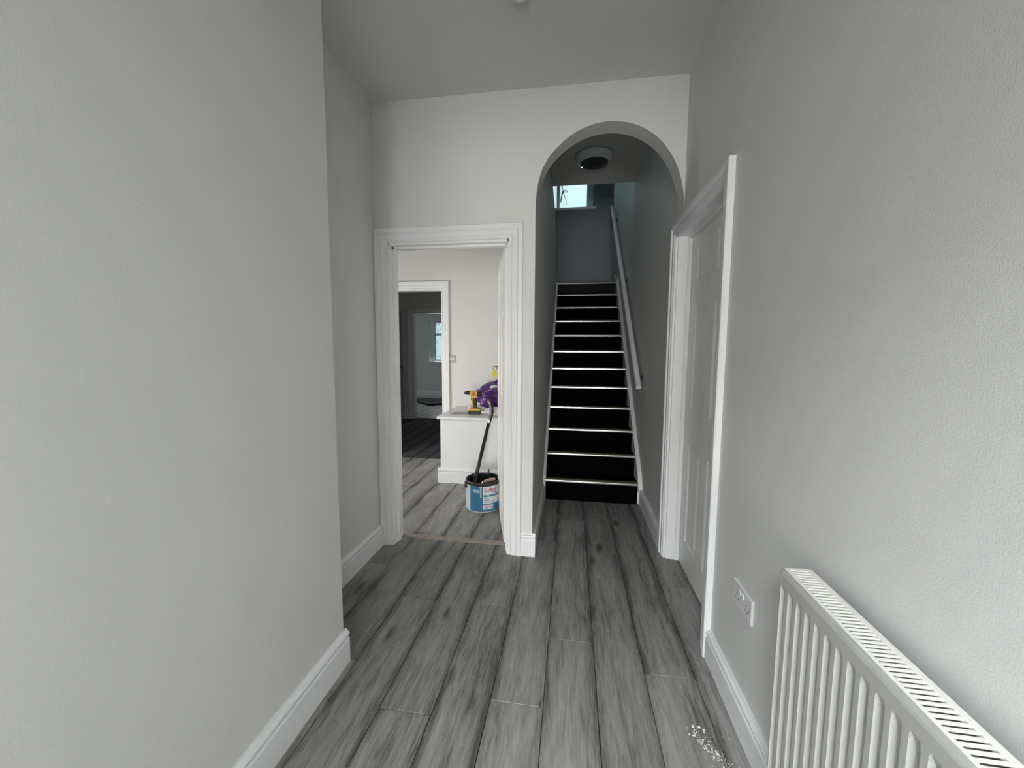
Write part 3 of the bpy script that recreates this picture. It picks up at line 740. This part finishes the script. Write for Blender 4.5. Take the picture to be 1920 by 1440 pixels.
bm = NB(); cyl(bm, (-.049, 0, .214), (-.058, 0, .214), .023, n=24); cyl(bm, (-.058, 0, .214), (-.092, 0, .214), .0215, .019, n=24); cyl(bm, (-.092, 0, .214), (-.108, 0, .214), .019, .010, n=24); dl('chuck', bm, BPL)
bm = NB(); cyl(bm, (-.010, -.0305, .205), (-.010, -.0325, .205), .014, n=20); dl('badge', bm, RED)
DR.rotation_euler = (0, 0, math.radians(8))

def crumple(center, rad, seed, amp, zfloor, sub=4, flat=.25, crease=6.0, shape=None):
    bm = NB(); bmesh.ops.create_icosphere(bm, subdivisions=sub, radius=1)
    off = Vector((seed*3.1, seed*7.7, seed*1.3))
    for v in bm.verts:
        n = v.co.normalized()
        a = mnoise.noise(n*1.6+off)*.9
        r = 1+amp*a
        # ridged creases
        c = 0
        for k, s in enumerate((crease*.4, crease*.8, crease*1.7)):
            c += (1-abs(mnoise.noise(n*s+off*(k+2)))*2)*(.5**k)
        r += amp*.55*(c-.9)
        p = Vector((n.x*rad[0]*r, n.y*rad[1]*r, n.z*rad[2]*r))
        if shape: p = shape(p)
        p += Vector(center)
        if p.z < zfloor+.001: p.z = zfloor+.001+.002*abs(mnoise.noise(n*9+off))
        v.co = p
    return bm
PURP = mat('purple_polythene', (.085, .018, .155), .28, bump=.5, bscale=18, var=.25, vscale=8, spec=.6)
WBAG = mat('white_polythene', (.62, .60, .66), .4, bump=.5, bscale=25, var=.1)
def lean(p):
    # high on the right, falling towards the left
    k = max(0, min(1, (p.x+.26)/.36)); return Vector((p.x, p.y, p.z*(.50+.62*k)))
bg_ = obj('purple_bag', crumple((-.735, 4.135, TZ+.150), (.285, .19, .205), 3, .30, TZ, 5, shape=lean), PURP, smooth=True)
prop(bg_, 'crumpled purple plastic bag heaped on the white unit behind the drill', 'bag')
wb = obj('white_bag', crumple((-.715, 3.825, TZ+.030), (.150, .065, .045), 5, .3, TZ, 5), WBAG, smooth=True)
prop(wb, 'crumpled clear white plastic bag spread under the purple bag', 'bag')
bm = crumple((-1.035, 4.06, TZ+.02), (.055, .05, .04), 9, .25, TZ, 3)
prop(obj('tissue', bm, WBAG, smooth=True), 'small crumpled white wrapper left behind the drill battery', 'wrapper')
bm = NB(); G = [[bm.verts.new((-1.20+.20*i/10+.01*mnoise.noise(Vector((i, j, 2))), 3.80+.14*j/6+.03*i/10, TZ+.0012+.004*abs(mnoise.noise(Vector((i*.5, j*.5, 0)))))) for j in range(7)] for i in range(11)]
for i in range(10):
    for j in range(6): bm.faces.new((G[i][j], G[i+1][j], G[i+1][j+1], G[i][j+1]))
prop(obj('plastic_sheet', bm, FILM, smooth=True), 'thin grey plastic offcut lying flat on the front of the white unit', 'sheet')

# key with yellow tag hanging from the open door's lock (door leaf local frame)
KE = empty('door_key', (0, 0, 0), 'brass key with ring and yellow tag hanging from the open door lock', 'key')
def dw(x, y, z): # door 2 local -> world
    c, s = math.cos(ang), math.sin(ang); return Vector((D2.location.x+c*x-s*y, D2.location.y+s*x+c*y, D2.location.z+z))
kx, kz = .70, 1.165
KE.location = dw(kx, .036, kz)
a0, a1 = dw(kx, .0355, kz), dw(kx, .062, kz)
bm = NB(); cyl(bm, a0, dw(kx, .040, kz), .014, n=16); local(obj('lock_cylinder', bm, KBR, KE), KE)
bm = NB(); cyl(bm, a0, a1, .003, n=8); local(obj('shank', bm, KBR, KE), KE)
bm = NB(); tor = []
ctr = dw(kx, .062, kz-.012)
tube(bm, [ctr+Vector((0.016*math.cos(t), .003*math.sin(t), .016*math.sin(t))) for t in [2*PI*i/20 for i in range(21)]], .0028, n=8); local(obj('ring', bm, KBR, KE, smooth=True), KE)
ct = ctr+Vector((-.002, 0, -.048))
bm = NB(); prism(bm, [(ct.x+.019*math.cos(t), ct.z+.032*math.sin(t)) for t in [2*PI*i/24 for i in range(24)]], XZ(ct.y-.004), XZ(ct.y+.004)); local(obj('tag', bm, YTAG, KE), KE)

# ================================================================ FLOOR BITS
pos = [(1300, 1372)]
CR = random.Random(4)
bm = NB()
def crumb(x, y, r):
    k = NB(); bmesh.ops.create_icosphere(k, subdivisions=1, radius=r)
    for v in k.verts: v.co = Vector((v.co.x*CR.uniform(.6, 1.5), v.co.y*CR.uniform(.6, 1.4), v.co.z*CR.uniform(.4, .8)))
    zmin = min(v.co.z for v in k.verts)
    mp = {v: bm.verts.new((v.co.x+x, v.co.y+y, v.co.z-zmin)) for v in k.verts}
    for f in k.faces: bm.faces.new([mp[v] for v in f.verts])
    k.free()
for i in range(95):
    t = CR.random(); cx = .445+.075*t+CR.gauss(0, .012); cy_ = 1.345-.125*t+CR.gauss(0, .016)
    crumb(min(cx, .58), cy_, CR.choice([.0011, .0016, .002, .0026, .0032]))
for i in range(50): crumb(CR.uniform(.42, .57), CR.uniform(1.17, 1.39), CR.uniform(.0007, .0015))
for x, y, r in ((.447, 1.357, .0050), (.468, 1.357, .0055), (.482, 1.352, .004), (.440, 1.325, .0035), (.500, 1.270, .005)): crumb(x, y, r)
prop(obj('plaster_crumbs', bm, DUST), 'scatter of white plaster crumbs on the dark plank beside the radiator', 'debris', kind='stuff')
# dark mat in the furthest room, with its front edge curling up
bm = NB(); G = []
edge = [(-4.15, 9.55), (-3.80, 9.16), (-3.20, 8.55), (-2.95, 8.80), (-2.55, 9.1)]
def el(t):
    t *= len(edge)-1; i = min(int(t), len(edge)-2); u = t-i
    return edge[i][0]*(1-u)+edge[i+1][0]*u, edge[i][1]*(1-u)+edge[i+1][1]*u
for i in range(25):
    x, y = el(i/24); row = []
    for j in range(9):
        u = j/8; z = .004+.035*max(0, 1-u*5)**2+.004*mnoise.noise(Vector((i*.3, j*.5, 0)))
        row.append(bm.verts.new((x+.10*u, y+(9.85-y)*u*1.0, max(.002, z))))
    G.append(row)
for i in range(24):
    for j in range(8): bm.faces.new((G[i][j], G[i+1][j], G[i+1][j+1], G[i][j+1]))
ru = obj('floor_mat', bm, RUGM, smooth=True); md = ru.modifiers.new('thick', 'SOLIDIFY'); md.thickness = .004; md.offset = 1
prop(ru, 'dark grey flexible mat with curled edge on the floor of the furthest room', 'mat')

# ================================================================ OUTSIDE THE LANDING WINDOW
NH = empty('neighbour_house', (-1.9, 15, 0), 'pale rendered house gable seen through the landing window', 'house')
bm = NB(); prism(bm, [(-9, 0), (-9, 9.5), (-.30, 9.5), (-.40, 7.4), (-.46, 6.95), (-.52, 6.65), (-.57, 6.4), (-.60, 0)], XZ(15), XZ(19)); local(obj('wall', bm, MORTAR, NH), NH)
bm = NB(); box(bm, -9.1, -.22, 14.9, 19.1, 9.5, 9.75); local(obj('roof', bm, BPL, NH), NH)
AE = empty('aerial', (-.42, 14.9, 6.6), 'dark television aerial on the pale house outside the landing window', 'aerial')
def ae(name, pts, r, m=BPL):
    bm = NB(); tube(bm, pts, r, n=8); return local(obj(name, bm, m, AE), AE)
ae('mast', [(-.50, 15.01, 6.62), (-.47, 14.85, 6.74), (-.42, 14.75, 6.90)], .022)
ae('boom', [(-.44, 14.75, 6.90), (-.34, 14.75, 6.925), (-.25, 14.75, 6.89)], .012)
for k in range(4): ae('element', [(-.40+.045*k, 14.75, 6.86), (-.39+.045*k, 14.75, 6.97-.01*k)], .006)
ae('reflector', [(-.455, 14.75, 6.82), (-.42, 14.75, 6.86), (-.39, 14.75, 6.94)], [.03, .045, .02])
ae('stay', [(-.375, 14.75, 6.79), (-.31, 14.75, 6.62), (-.265, 14.75, 6.44)], .009)
ae('bracket', [(-.47, 15.01, 7.2), (-.44, 14.8, 7.10), (-.43, 14.75, 6.95)], .012)
